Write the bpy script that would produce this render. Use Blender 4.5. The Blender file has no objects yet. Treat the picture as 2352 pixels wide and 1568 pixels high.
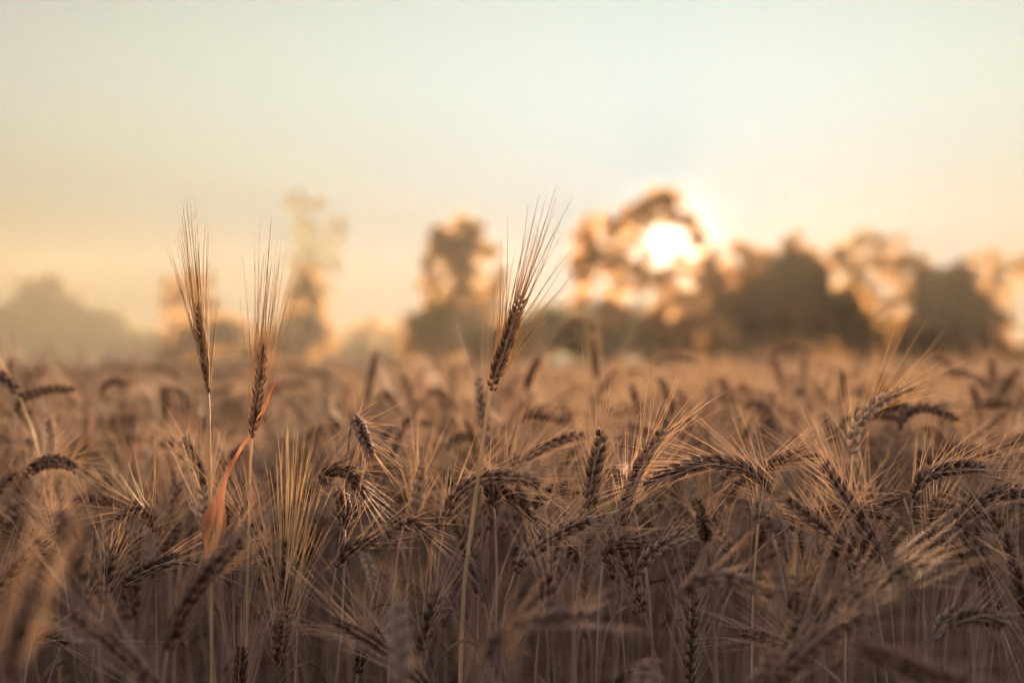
import bpy, math, random
import numpy as np

# ---------------------------------------------------------------- camera, sky, sun, exposure
sc = bpy.context.scene
COL = sc.collection
R = math.radians
ZC = 0.93                       # camera height, just above the canopy
PITCH = R(0.84)
SUN_AZ, SUN_EL = R(6.25), R(4.8)
sc.render.engine = 'CYCLES'
cam_d = bpy.data.cameras.new('camera')
cam = bpy.data.objects.new('camera', cam_d)
COL.objects.link(cam)
cam.location = (0, 0, ZC)
cam.rotation_euler = (math.pi / 2 + PITCH, 0, 0)
cam_d.lens = 50
cam_d.sensor_width = 36
cam_d.clip_start = 0.02
cam_d.clip_end = 2000
cam_d.dof.use_dof = True
cam_d.dof.focus_distance = 1.21
cam_d.dof.aperture_fstop = 3.1
sc.camera = cam

sc.view_settings.view_transform = 'Standard'
sc.view_settings.look = 'None'
sc.view_settings.exposure = 3.2
sc.view_settings.gamma = 1.0

sun_dir = np.array([math.sin(SUN_AZ) * math.cos(SUN_EL), math.cos(SUN_AZ) * math.cos(SUN_EL), math.sin(SUN_EL)])

w = bpy.data.worlds.new('World')
sc.world = w
w.use_nodes = True
nt = w.node_tree
nt.nodes.clear()


def N(nt, t, **kw):
    n = nt.nodes.new(t)
    for k, v in kw.items():
        if k.startswith('i_'):
            n.inputs[k[2:].replace('_', ' ')].default_value = v
        else:
            setattr(n, k, v)
    return n


def math_node(nt, op, a, b=None, c=None):
    n = nt.nodes.new('ShaderNodeMath')
    n.operation = op
    for i, v in enumerate((a, b, c)):
        if v is None:
            continue
        if isinstance(v, (int, float)):
            n.inputs[i].default_value = v
        else:
            nt.links.new(v, n.inputs[i])
    return n.outputs[0]


out = N(nt, 'ShaderNodeOutputWorld')
bg = N(nt, 'ShaderNodeBackground')
sky = N(nt, 'ShaderNodeTexSky', sky_type='NISHITA', sun_disc=False, sun_elevation=SUN_EL, sun_rotation=SUN_AZ,
        air_density=1.0, dust_density=3.0, ozone_density=1.0, altitude=0)
tc = N(nt, 'ShaderNodeTexCoord')
dot = N(nt, 'ShaderNodeVectorMath', operation='DOT_PRODUCT')
nrm = N(nt, 'ShaderNodeVectorMath', operation='NORMALIZE')
nt.links.new(tc.outputs['Generated'], nrm.inputs[0])
nt.links.new(nrm.outputs[0], dot.inputs[0])
dot.inputs[1].default_value = tuple(sun_dir)
ang = math_node(nt, 'ARCCOSINE', math_node(nt, 'MINIMUM', dot.outputs['Value'], 0.99999))      # radians from the sun
SKY_K = 0.10
EXPO = 2 ** -3.2                     # 1 / 2^exposure: keeps the sky at its photographed value
bg.inputs['Strength'].default_value = 0.05


def glow(width, power, col):
    """aureole of the hazy air around the sun: exp(-(angle/width)^power) * colour"""
    e = math_node(nt, 'EXPONENT', math_node(nt, 'MULTIPLY', math_node(nt, 'POWER', math_node(nt, 'DIVIDE', ang, width), power), -1.0))
    s = N(nt, 'ShaderNodeVectorMath', operation='SCALE')
    s.inputs[0].default_value = tuple(c * EXPO / 0.05 for c in col)
    nt.links.new(e, s.inputs['Scale'])
    return s.outputs[0]


def vadd(a, b):
    n = N(nt, 'ShaderNodeVectorMath', operation='ADD')
    nt.links.new(a, n.inputs[0])
    nt.links.new(b, n.inputs[1])
    return n.outputs[0]


def vmath(op, a, b=None):
    n = N(nt, 'ShaderNodeVectorMath', operation=op)
    for i, v in enumerate((a, b)):
        if v is None:
            continue
        if isinstance(v, tuple):
            n.inputs[i].default_value = v
        else:
            nt.links.new(v, n.inputs[i])
    return n.outputs[0]


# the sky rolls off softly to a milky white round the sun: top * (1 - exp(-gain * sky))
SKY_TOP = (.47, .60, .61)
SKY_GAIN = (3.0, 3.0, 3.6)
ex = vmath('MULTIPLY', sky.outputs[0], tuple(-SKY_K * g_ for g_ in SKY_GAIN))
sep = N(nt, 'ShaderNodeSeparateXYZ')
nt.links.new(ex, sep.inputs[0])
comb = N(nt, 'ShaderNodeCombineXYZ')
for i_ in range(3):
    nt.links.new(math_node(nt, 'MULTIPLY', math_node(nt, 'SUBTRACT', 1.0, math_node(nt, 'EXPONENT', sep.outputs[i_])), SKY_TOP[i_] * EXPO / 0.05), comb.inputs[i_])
# the air thickens and dims the sky towards the horizon
sepd = N(nt, 'ShaderNodeSeparateXYZ')
nt.links.new(nrm.outputs[0], sepd.inputs[0])
hz_ = N(nt, 'ShaderNodeMapRange', interpolation_type='SMOOTHSTEP')
hz_.inputs['From Min'].default_value = 0.0
hz_.inputs['From Max'].default_value = .22
hz_.inputs['To Min'].default_value = .05
nt.links.new(sepd.outputs[2], hz_.inputs['Value'])
hs = N(nt, 'ShaderNodeVectorMath', operation='SCALE')
nt.links.new(comb.outputs[0], hs.inputs[0])
nt.links.new(hz_.outputs[0], hs.inputs['Scale'])
acc = hs.outputs[0]
# added fill: unseen sky overhead and behind the camera, brightened and tinted mauve
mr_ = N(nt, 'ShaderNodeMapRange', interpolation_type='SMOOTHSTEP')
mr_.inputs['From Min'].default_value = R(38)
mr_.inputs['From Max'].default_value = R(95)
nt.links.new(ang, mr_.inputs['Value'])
OVERHEAD_FILL = (.54, .45, .53)
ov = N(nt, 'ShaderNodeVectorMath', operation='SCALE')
ov.inputs[0].default_value = tuple(c * EXPO / 0.05 for c in OVERHEAD_FILL)
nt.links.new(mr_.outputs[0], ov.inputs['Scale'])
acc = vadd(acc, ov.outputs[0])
GLOWS = [(R(19), 2.0, (.09, .12, .14)), (R(8), 2.0, (.10, .12, .12)), (R(1.5), 2.0, (2.2, 1.9, 1.4))]
for g_ in GLOWS:
    acc = vadd(acc, glow(*g_))
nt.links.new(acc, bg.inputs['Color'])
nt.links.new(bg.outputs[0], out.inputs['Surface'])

sd = bpy.data.lights.new('sun', 'SUN')
sd.energy = 5.0
sd.angle = R(1.6)
sd.color = (1.0, 0.71, 0.46)
so = bpy.data.objects.new('sun', sd)
COL.objects.link(so)
so.rotation_euler = (math.pi / 2 - SUN_EL, 0, math.pi - SUN_AZ)   # lamp -Z points away from the sun
so.location = (5, 30, 40)

cy = sc.cycles
cy.use_denoising = True
try:
    cy.denoiser = 'OPENIMAGEDENOISE'
    cy.denoising_input_passes = 'RGB_ALBEDO_NORMAL'
    cy.denoising_prefilter = 'ACCURATE'
except Exception:
    pass
cy.max_bounces = 6
cy.diffuse_bounces = 3
cy.glossy_bounces = 1
cy.transmission_bounces = 3
cy.transparent_max_bounces = 4
cy.volume_bounces = 0
cy.sample_clamp_indirect = 3.0
cy.caustics_reflective = False
cy.caustics_refractive = False
cy.use_adaptive_sampling = False

# ---------------------------------------------------------------- helpers
S = 0.72 / 2352.0
fwd = np.array([0, math.cos(PITCH), math.sin(PITCH)])
upv = np.array([0, -math.sin(PITCH), math.cos(PITCH)])
rgt = np.array([1.0, 0, 0])
camp = np.array([0, 0, ZC])


def P(x, y, D):
    """point at depth D metres seen at (x, y) of the 2352 x 1568 view of the photograph"""
    return camp + D * (fwd + rgt * (x - 1176) * S + upv * (784 - y) * S)


def proj(p):
    v = np.asarray(p) - camp
    D = v @ fwd
    return 1176 + (v @ rgt) / D / S, 784 - (v @ upv) / D / S, D


def nz(v):
    return v / (np.linalg.norm(v) + 1e-12)


def catmull(pts, n):
    pts = np.asarray(pts, float)
    if len(pts) == 2:
        t = np.linspace(0, 1, n)[:, None]
        return pts[0] * (1 - t) + pts[1] * t
    ext = np.vstack([2 * pts[0] - pts[1], pts, 2 * pts[-1] - pts[-2]])
    k = len(pts) - 1
    res = []
    for u in np.linspace(0, k, n * 3):
        i = min(int(u), k - 1)
        t = u - i
        p0, p1, p2, p3 = ext[i], ext[i + 1], ext[i + 2], ext[i + 3]
        res.append(0.5 * ((2 * p1) + (-p0 + p2) * t + (2 * p0 - 5 * p1 + 4 * p2 - p3) * t * t + (-p0 + 3 * p1 - 3 * p2 + p3) * t ** 3))
    res = np.array(res)
    d = np.r_[0, np.cumsum(np.linalg.norm(np.diff(res, axis=0), axis=1))]
    s = np.linspace(0, d[-1], n)
    return np.stack([np.interp(s, d, res[:, j]) for j in range(3)], 1)


class MB:
    def __init__(self):
        self.v, self.f, self.m, self.n, self.t = [], [], [], 0, []

    def add(self, v, f, mi=0, t=None):
        self.t.append(np.full(len(v), .3) if t is None else np.asarray(t, float))
        self.v.append(np.asarray(v, float))
        self.f.extend([[int(a) + self.n for a in q] for q in f])
        self.m.extend([mi] * len(f))
        self.n += len(v)

    def mesh(self, name, mats, origin=None, smooth=True):
        me = bpy.data.meshes.new(name)
        v = np.vstack(self.v)
        if origin is not None:
            v = v - origin
        me.from_pydata(v.tolist(), [], self.f)
        for m_ in mats:
            me.materials.append(m_)
        if len(mats) > 1:
            me.polygons.foreach_set('material_index', self.m)
        if smooth:
            me.polygons.foreach_set('use_smooth', [True] * len(me.polygons))
        at = me.attributes.new('tipness', 'FLOAT', 'POINT')
        at.data.foreach_set('value', np.concatenate(self.t))
        me.update()
        return me

    def merge(self, o, mi):
        off = self.n
        self.v += o.v
        self.t += o.t
        self.f.extend([[a + off for a in q] for q in o.f])
        self.m.extend([mi] * len(o.f))
        self.n += o.n


def tube(mb, path, radii, sides=6, ref=None, cap=True):
    path = np.asarray(path)
    n = len(path)
    T = np.gradient(path, axis=0)
    T /= np.linalg.norm(T, axis=1)[:, None] + 1e-12
    ref = np.array([0.3, 1, 0.1]) if ref is None else ref
    A = ref[None] - (T @ ref)[:, None] * T
    A /= np.linalg.norm(A, axis=1)[:, None] + 1e-12
    B = np.cross(T, A)
    a = np.arange(sides) * 2 * math.pi / sides
    rr = np.asarray(radii)
    ring = (np.cos(a)[None, :, None] * A[:, None] + np.sin(a)[None, :, None] * B[:, None]) * rr[:, None, None] + path[:, None]
    f = []
    for i in range(n - 1):
        for j in range(sides):
            k = (j + 1) % sides
            f.append((i * sides + j, i * sides + k, (i + 1) * sides + k, (i + 1) * sides + j))
    if cap:
        f.append(tuple(range((n - 1) * sides, n * sides)))
        f.append(tuple(reversed(range(sides))))
    mb.add(ring.reshape(-1, 3), f)


def floret_template(sides, ts, rs):
    v = []
    for t, r in zip(ts, rs):
        for j in range(sides):
            a = 2 * math.pi * j / sides
            # a keel on the outer side (+x)
            k = 1.0 + (0.25 if j == 0 else 0)
            v.append((math.cos(a) * r * k, math.sin(a) * r * 0.85, t))
    f = []
    for i in range(len(ts) - 1):
        for j in range(sides):
            k = (j + 1) % sides
            f.append((i * sides + j, i * sides + k, (i + 1) * sides + k, (i + 1) * sides + j))
    return np.array(v), f


FL_HI = floret_template(7, [0, .1, .3, .55, .8, .94, 1.06], [.35, .75, 1.0, .92, .55, .2, .03])
FL_LO = floret_template(4, [0, .3, .7, 1.05], [.4, 1.0, .7, .03])


def make_ear(path, ref, roll, rng, kind='wheat', hi=True, awn_len=0.065, width=1.0, spread=1.0, awn_n=2, awn_r=0.00026):
    """ear along path (base to tip); two ranks of spikelets. Returns (ear MB, awns MB)."""
    ear, aw = MB(), MB()
    path = np.asarray(path)
    seg = np.r_[0, np.cumsum(np.linalg.norm(np.diff(path, axis=0), axis=1))]
    L = seg[-1]
    step = 0.0043 if kind == 'wheat' else 0.0030
    if not hi:
        step *= 1.7
    n = max(8, int(L / step))
    tube(ear, path, np.full(len(path), 0.0011), 5, ref)
    tpl, tf = FL_HI if hi else FL_LO
    pos = lambda s: np.array([np.interp(s, seg, path[:, j]) for j in range(3)])
    barley = kind == 'barley'
    for i in range(n):
        s = L * (i + 0.1) / n
        p = pos(s)
        T = nz(pos(min(L, s + .006)) - pos(max(0, s - .006)))
        Nn = nz(ref - (ref @ T) * T)
        Bn = np.cross(T, Nn)
        rl = roll + rng.uniform(-.08, .08)
        U = math.cos(rl) * Nn + math.sin(rl) * Bn
        W = np.cross(T, U)
        side = 1 if i % 2 else -1
        u = i / (n - 1)
        size = min(1.0, (0.62 if not barley else .5) + u * 3.0) * (1.0 - (0.38 if not barley else .5) * max(0, (u - .66) / .34))
        fl = (0.0112 if not barley else 0.0128) * size * rng.uniform(.9, 1.1)
        fr = (0.00195 if not barley else 0.0013) * size * width * (1.0 if hi else 1.35)
        fs = (-1, 0, 1) if hi else (-.7, .7)
        for f in fs:
            f = f + rng.uniform(-.15, .15)
            out_ = 0.40 if abs(f) < .4 else 0.28
            if barley:
                out_ *= 0.62 * (1 + .5 * (width > 1.1))
            d = nz(T + U * side * (out_ + rng.uniform(-.05, .07)) + W * f * 0.34)
            o = p + U * side * 0.0013 * width + W * f * 0.0019 * width
            X = nz(U * side + W * f * .9 - ((U * side + W * f * .9) @ d) * d)
            Y = np.cross(d, X)
            ln = fl * (1.0 if abs(f) < .4 else .92)
            v = o + tpl[:, 0:1] * X * fr + tpl[:, 1:2] * Y * fr + tpl[:, 2:3] * d * ln
            ear.add(v, tf, 0, np.clip(tpl[:, 2] + rng.uniform(-.12, .12), 0, 1))
            if awn_len and ((abs(f) > .4 and (not barley or rng.random() < .62)) or (barley and rng.random() < .2) or rng.random() < (.25 if awn_n > 1 else 0)):
                if not hi and rng.random() < .25:
                    continue
                tip = o + d * ln * .95
                al = awn_len * rng.uniform(.72, 1.12) * (0.8 + 0.3 * min(1, u * 2)) * (1.0 if abs(f) > .4 or barley else .7)
                if barley:
                    k_ = spread * (.35 if u > .62 else 1.0)
                    ad = nz(T + U * side * 0.13 * k_ + W * f * .10 * k_ + rng.normal(0, .035 * k_, 3))
                else:
                    ad = nz(T + U * side * 0.27 * spread + W * f * .24 * spread + rng.normal(0, .09 * spread, 3))
                bend = rng.normal(0, .05 if not barley else .03, 3) + (np.array([0, 0, -.02]))
                k = 5 if hi else 3
                tt = np.linspace(0, 1, k)[:, None]
                ap = tip + ad * al * tt + bend * al * tt ** 2
                tube(aw, ap, np.linspace(awn_r, awn_r * .28, k), 3, U, cap=False)
    return ear, aw


def make_leaf(path, width, rng, twist=1.5, wprof=None, side0=None):
    """a dry folded blade: ribbon with a V section and real thickness along path"""
    mb = MB()
    path = np.asarray(path)
    n = len(path)
    T = np.gradient(path, axis=0)
    T /= np.linalg.norm(T, axis=1)[:, None] + 1e-12
    ref = np.array([1.0, 0.2, 0.1]) if side0 is None else np.asarray(side0, float)
    v = []
    th = 0.00025
    for i in range(n):
        u = i / (n - 1)
        A = nz(ref - (ref @ T[i]) * T[i])
        B = np.cross(T[i], A)
        a = twist * u
        X = math.cos(a) * A + math.sin(a) * B
        Y = np.cross(T[i], X)
        wd = width * (wprof(u) if wprof else (min(1, .35 + u * 3) * (1 - u ** 2.2) + .03))
        ed = rng.uniform(-.1, .1) * wd
        top = [path[i] - X * wd + Y * (wd * .45 + ed), path[i] - X * wd * .5 + Y * wd * .16, path[i], path[i] + X * wd * .5 + Y * wd * .16, path[i] + X * wd + Y * (wd * .45 - ed)]
        v += top + [q - Y * th for q in top]
    f = []
    for i in range(n - 1):
        o, q = i * 10, (i + 1) * 10
        for j in range(4):
            f.append((o + j, o + j + 1, q + j + 1, q + j))
            f.append((o + 6 + j, o + 5 + j, q + 5 + j, q + 6 + j))
        f.append((o + 5, o, q, q + 5))
        f.append((o + 4, o + 9, q + 9, q + 4))
    mb.add(v, f)
    return mb


# ---------------------------------------------------------------- materials
def straw(name, dark, light, transl=0.25, rough=0.6, scale=60, stretch=(1, 1, .25), var=.35, bump=0.0, tcol=None, spec=.08, tip=0.0):
    m = bpy.data.materials.new(name)
    m.use_nodes = True
    t = m.node_tree
    t.nodes.clear()
    o = N(t, 'ShaderNodeOutputMaterial')
    tcn = N(t, 'ShaderNodeTexCoord')
    mp = N(t, 'ShaderNodeMapping')
    mp.inputs['Scale'].default_value = stretch
    t.links.new(tcn.outputs['Object'], mp.inputs[0])
    nz_ = N(t, 'ShaderNodeTexNoise')
    nz_.inputs['Scale'].default_value = scale
    nz_.inputs['Detail'].default_value = 4
    t.links.new(mp.outputs[0], nz_.inputs[0])
    cr = N(t, 'ShaderNodeValToRGB')
    cr.color_ramp.elements[0].position = .36
    cr.color_ramp.elements[1].position = .66
    cr.color_ramp.elements[0].color = (*dark, 1)
    cr.color_ramp.elements[1].color = (*light, 1)
    fac = nz_.outputs[0]
    if tip:
        ta = N(t, 'ShaderNodeAttribute', attribute_name='tipness')
        fac = math_node(t, 'ADD', fac, math_node(t, 'MULTIPLY', math_node(t, 'SUBTRACT', ta.outputs['Fac'], .5), tip))
    t.links.new(fac, cr.inputs[0])
    oi = N(t, 'ShaderNodeObjectInfo')
    mr = N(t, 'ShaderNodeMapRange')
    mr.inputs['To Min'].default_value = 1 - var
    mr.inputs['To Max'].default_value = 1 + var * .7
    t.links.new(oi.outputs['Random'], mr.inputs[0])
    sc_ = N(t, 'ShaderNodeVectorMath', operation='SCALE')
    t.links.new(cr.outputs[0], sc_.inputs[0])
    t.links.new(mr.outputs[0], sc_.inputs['Scale'])
    pb = N(t, 'ShaderNodeBsdfPrincipled')
    pb.inputs['Roughness'].default_value = rough
    pb.inputs['Specular IOR Level'].default_value = spec
    t.links.new(sc_.outputs[0], pb.inputs['Base Color'])
    if bump:
        n2 = N(t, 'ShaderNodeTexNoise')
        n2.inputs['Scale'].default_value = scale * 8
        t.links.new(mp.outputs[0], n2.inputs[0])
        b = N(t, 'ShaderNodeBump')
        b.inputs['Strength'].default_value = bump
        b.inputs['Distance'].default_value = .00054
        t.links.new(n2.outputs[0], b.inputs['Height'])
        t.links.new(b.outputs[0], pb.inputs['Normal'])
    last = pb.outputs[0]
    if transl:
        tr = N(t, 'ShaderNodeBsdfTranslucent')
        if tcol:
            tr.inputs[0].default_value = (*tcol, 1)
        else:
            t.links.new(sc_.outputs[0], tr.inputs[0])
        mx = N(t, 'ShaderNodeMixShader')
        mx.inputs[0].default_value = transl
        t.links.new(pb.outputs[0], mx.inputs[1])
        t.links.new(tr.outputs[0], mx.inputs[2])
        last = mx.outputs[0]
    t.links.new(last, o.inputs[0])
    return m


M_EAR = straw('ripe_ear', (.12, .068, .043), (.46, .32, .21), .30, .8, 190, (1, 1, .6), .35, .5, tip=.38)
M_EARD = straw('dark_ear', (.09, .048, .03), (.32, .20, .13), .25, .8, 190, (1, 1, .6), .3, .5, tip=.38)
M_EARP = straw('pale_ear', (.30, .22, .15), (.60, .49, .36), .3, .8, 190, (1, 1, .6), .15, .5, tip=.38)
M_EARB = straw('barley_ear', (.20, .11, .055), (.66, .46, .26), .35, .8, 210, (1, 1, .5), .15, .5, tip=.5)
M_AWNB = straw('barley_awn', (.40, .26, .12), (.66, .46, .24), .3, .6, 30, (1, 1, 1), .1)
M_AWN = straw('awn', (.54, .41, .28), (.76, .61, .45), .55, .6, 30, (1, 1, 1), .2)
M_AWNP = straw('pale_awn', (.66, .50, .28), (.84, .68, .44), .5, .6, 30, (1, 1, 1), .1)
M_STEM = straw('straw_stem', (.26, .17, .12), (.54, .39, .27), .25, .75, 25, (1, 1, .08), .38)
M_STEMP = straw('golden_stem', (.46, .31, .15), (.76, .57, .32), .3, .6, 45, (1, 1, .12), .1)
M_LEAF = straw('dry_leaf', (.24, .15, .10), (.52, .36, .24), .4, .8, 60, (1, 1, .15), .35)
M_LEAFO = straw('orange_leaf', (.50, .22, .085), (.88, .51, .25), .25, .75, 130, (1, 1, .10), .05, .8)

# ---------------------------------------------------------------- tagging
def tag(o, label=None, cat=None, group=None, kind=None):
    if label: o['label'] = label
    if cat: o['category'] = cat
    if group: o['group'] = group
    if kind: o['kind'] = kind
    return o


def link(name, me, parent=None, loc=None):
    o = bpy.data.objects.new(name, me)
    COL.objects.link(o)
    if parent is not None:
        o.parent = parent
    if loc is not None:
        o.location = loc
    return o


def thing(name, loc, label, cat, group=None):
    o = bpy.data.objects.new(name, None)
    o.empty_display_size = .05
    COL.objects.link(o)
    o.location = loc
    return tag(o, label, cat, group)


# ---------------------------------------------------------------- the ground
gm = MB()
GX = 205.0
n = 60
xs = np.sign(np.linspace(-1, 1, n)) * np.abs(np.linspace(-1, 1, n)) ** 2.2 * GX
vs, fs = [], []
rng = np.random.default_rng(3)
for j in range(n):
    for i in range(n):
        vs.append((xs[i], xs[j], rng.uniform(-.012, .012) if abs(xs[i]) < 20 and abs(xs[j]) < 20 else 0))
for j in range(n - 1):
    for i in range(n - 1):
        fs.append((j * n + i, j * n + i + 1, (j + 1) * n + i + 1, (j + 1) * n + i))
gm.add(vs, fs)
M_SOIL = straw('dry_soil', (.09, .06, .04), (.22, .15, .09), 0, .95, 9, (1, 1, 1), 0, .6)
g = link('ground', gm.mesh('ground', [M_SOIL]))
tag(g, 'dry brown soil under the wheat', 'ground', kind='structure')

# ---------------------------------------------------------------- trees
def leafmat(name, d, l, tcol, transl=.4):
    return straw(name, d, l, transl, .6, .8, (1, 1, 1), .12, 0, tcol, .15)


M_CROWN = leafmat('sunset_foliage', (.07, .048, .026), (.17, .11, .052), (.60, .34, .10), .5)  # sunset glow on the leaves is put into the translucency colour
M_CROWNS = leafmat('sun_glow_foliage', (.07, .045, .02), (.17, .11, .04), (.70, .38, .09), .58)  # backlit copy for trees by the sun, stronger gold glow in the colour
M_CROWNG = leafmat('green_foliage', (.05, .06, .022), (.12, .13, .045), (.2, .17, .05))
M_BARK = straw('bark', (.06, .042, .03), (.16, .11, .075), 0, .9, 6, (1, 1, .2), .1, .7)


def tree(name, label, D, clusters, base_x, cat='tree', mat=None, leaf=.16, dens=1.0, group=None, seed=0, trunk_r=None, depth=.8, grow=1.15, ragged=3):
    """clusters: (x, y, r[, density]) in photograph units, turned into real lobes at depth D"""
    rng = np.random.default_rng(seed + 100)
    base = P(base_x, 832, D)
    base[2] = 0
    m = D * S
    t = thing(name, tuple(base), label, cat, group)
    V, F = [], []
    cen = []
    k = 0
    # ragged outline: small satellite lobes round every lobe
    sat = []
    for c in clusters:
        for _ in range(ragged):
            a_ = rng.uniform(-.6, math.pi + .6)
            rr_ = c[2] * rng.uniform(.9, 1.35)
            sat.append((c[0] + math.cos(a_) * rr_, c[1] - math.sin(a_) * rr_, c[2] * rng.uniform(.16, .3), 1.0))
    clusters = [tuple(c) for c in clusters]
    nmain = len(clusters)
    clusters = clusters + ([q for q in sat if not (name == 'broadleaf_tree' and D == 82 and 1465 < q[0] < 1600 and 515 < q[1] < 605)])
    for c in clusters:
        x, y, r = c[:3]
        r = r * grow
        dn = min(1.45, c[3]) if len(c) > 3 else 1.0
        ctr = P(x, y, D) + np.array([0, rng.uniform(-1, 1) * r * m * depth * .6, 0])
        rad = r * m
        if len(cen) < nmain:
            cen.append((ctr, rad))
        # twig clumps inside the lobe, leaves inside the clumps, so that gaps stay between clumps
        nc = max(5, int(19 * dn ** (1.8 if dn < 1.3 else 1.15) * dens * (rad / 1.2) ** 1.6))
        for _ in range(nc):
            d = nz(rng.normal(0, 1, 3)) * rad * rng.uniform(.15, 1.0) ** .55
            d[1] *= depth
            cc = ctr + d
            cr_ = rng.uniform(.16, .46) * min(1.3, rad / 1.2 + .3)
            nl = int(rng.uniform(55, 110))
            pts = rng.normal(0, .55, (nl, 3)) * cr_ + cc
            for q in pts:
                if q[2] < .25:
                    continue
                a = nz(rng.normal(0, 1, 3))
                b = nz(np.cross(a, rng.normal(0, 1, 3)))
                l = leaf * rng.uniform(.6, 1.3)
                a2, b2 = a * l, b * l * .45
                V += [q - a2, q + b2, q + a2, q - b2]
                F.append((k, k + 1, k + 2, k + 3))
                k += 4
    mb = MB()
    mb.add(V, F)
    link('crown', mb.mesh('crown', [mat or M_CROWN], base, False), t)
    tb = MB()
    top = max(cen, key=lambda q: q[0][2])
    allc = np.mean([q[0] for q in cen], axis=0)
    tr = trunk_r or max(.07, top[0][2] * .018)
    trunk = catmull([base + (0, 0, -.1), base * .75 + allc * .25 + (0.1, 0, 0) if False else np.array([base[0] * .8 + allc[0] * .2, base[1], allc[2] * .4]), allc, top[0]], 14)
    tube(tb, trunk, np.linspace(tr, tr * .2, 14), 8, np.array([1.0, .1, 0]))
    for ctr, rad in cen:
        i = int(np.argmin(np.linalg.norm(trunk - (ctr - (0, 0, rad * 1.2)), axis=1)))
        i = min(max(i, 2), 11)
        mid = trunk[i] * .5 + ctr * .5 + rng.normal(0, .12, 3)
        limb = catmull([trunk[i], mid, ctr], 8)
        r0 = tr * (1 - i / 14 * .8) * .55
        tube(tb, limb, np.linspace(r0, r0 * .25, 8), 6, np.array([.1, 1.0, 0]))
        for _ in range(4):
            e = ctr + nz(rng.normal(0, 1, 3)) * rad * .95
            st = limb[4]
            tube(tb, catmull([st, st * .4 + e * .6 + rng.normal(0, .08, 3), e], 6), np.linspace(r0 * .35, .012, 6), 4, np.array([.2, 1, .1]))
    link('trunk', tb.mesh('trunk', [M_BARK], base), t)
    return t


def blob(x0, x1, y0, y1, r, n, seed, dn=1.0):
    rg = np.random.default_rng(seed)
    return [(rg.uniform(x0, x1), rg.uniform(y0, y1), r * rg.uniform(.75, 1.2), dn) for _ in range(n)]


# tall open tree in front of the sun, with the bright gap in its crown
tree('broadleaf_tree', 'tallest leafy tree, the sun glaring through a big gap in its crown', 82,
     [(1535, 446, 20, 1.3), (1560, 588, 8, 1.3), (1486, 588, 9, 1.3), (1518, 462, 22, 1.3), (1552, 468, 18, 1.2), (1495, 470, 20, 1.2), (1470, 482, 18, 1.2), (1445, 486, 18, 1.1), (1422, 496, 18, 1.1), (1398, 506, 17, 1.0),
      (1500, 500, 16, 1.1), (1535, 500, 15, 1.1), (1568, 500, 16, 1.2), (1590, 515, 15, 1.2), (1603, 540, 13, 1.1), (1598, 562, 11, 1.0), (1470, 515, 15, 1.0), (1455, 545, 14, 1.0),
      (1345, 520, 17, 1.2), (1335, 548, 20, 1.2), (1362, 560, 18, 1.1), (1340, 582, 20, 1.3), (1372, 588, 20, 1.2), (1400, 600, 18, 1.1), (1325, 612, 16, .9), (1400, 560, 14, .9), (1415, 530, 13, .9), (1438, 582, 16, 1.0),
      (1355, 620, 18, 1.1), (1420, 622, 18, 1.0), (1452, 612, 16, 1.0), (1484, 622, 15, 1.1), (1512, 626, 13, 1.1), (1542, 620, 14, 1.1), (1572, 618, 13, 1.1), (1500, 650, 18, 1.0), (1540, 655, 18, 1.0), (1470, 650, 16, .9),
      (1620, 600, 15, 1.0), (1425, 650, 16, .8), (1330, 650, 16, .8), (1565, 680, 20, 1.0), (1515, 690, 22, 1.0), (1410, 700, 20, 1.0), (1340, 695, 20, 1.0), (1600, 690, 20, 1.0), (1550, 730, 26, 1.1), (1490, 735, 28, 1.2), (1430, 735, 24, 1.2), (1600, 745, 24, 1.0)],
     1480, mat=M_CROWNS, leaf=.17, dens=.85, seed=1, trunk_r=.16, grow=1.2, ragged=0)
# rounded tree left of centre
tree('broadleaf_tree', 'rounded leafy tree behind the central tall barley ear', 80,
     [(1050, 535, 28, 1.1), (1085, 530, 22, 1.0), (1020, 550, 24, 1.1), (995, 578, 20, 1.0), (1115, 570, 24, 1.0), (1050, 600, 36, 1.2), (990, 600, 18, .8), (1090, 640, 30, .8),
      (1040, 655, 24, .7), (1020, 690, 28, .8), (1110, 690, 28, .8), (1070, 700, 30, .9), (1150, 650, 20, .6), (990, 650, 22, .7), (1000, 730, 28, .9), (1130, 740, 28, .9), (1060, 740, 34, 1.1)],
     1060, leaf=.15, dens=1.05, seed=2, trunk_r=.14)
tree('leafy_bush', 'broad dark bush at the foot of the rounded central tree', 76,
     [(955, 790, 30, 1.4), (980, 760, 36, 1.4), (1150, 780, 34, 1.4), (1030, 760, 46, 1.6), (1085, 770, 44, 1.6), (960, 735, 22, .8), (1120, 790, 40, 1.4), (1010, 800, 40, 1.5)],
     1030, 'bush', leaf=.14, dens=1.5, seed=3)
# low hedge mass between the two trees
tree('leafy_bush', 'low dull green hedge bush right of the central barley ear', 86,
     [(1180, 790, 42, 1.5), (1240, 765, 44, 1.6), (1290, 755, 46, 1.6), (1220, 800, 40, 1.5), (1340, 780, 44, 1.5)],
     1240, 'bush', M_CROWNG, leaf=.15, dens=1.6, seed=4)
tree('leafy_bush', 'low hedge bush beneath the tall sunlit tree', 85,
     [(1390, 750, 46, 1.6), (1440, 765, 48, 1.6), (1500, 780, 44, 1.5), (1540, 800, 36, 1.4), (1400, 800, 40, 1.5)],
     1440, 'bush', M_CROWNG, leaf=.15, dens=1.6, seed=5)
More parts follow.
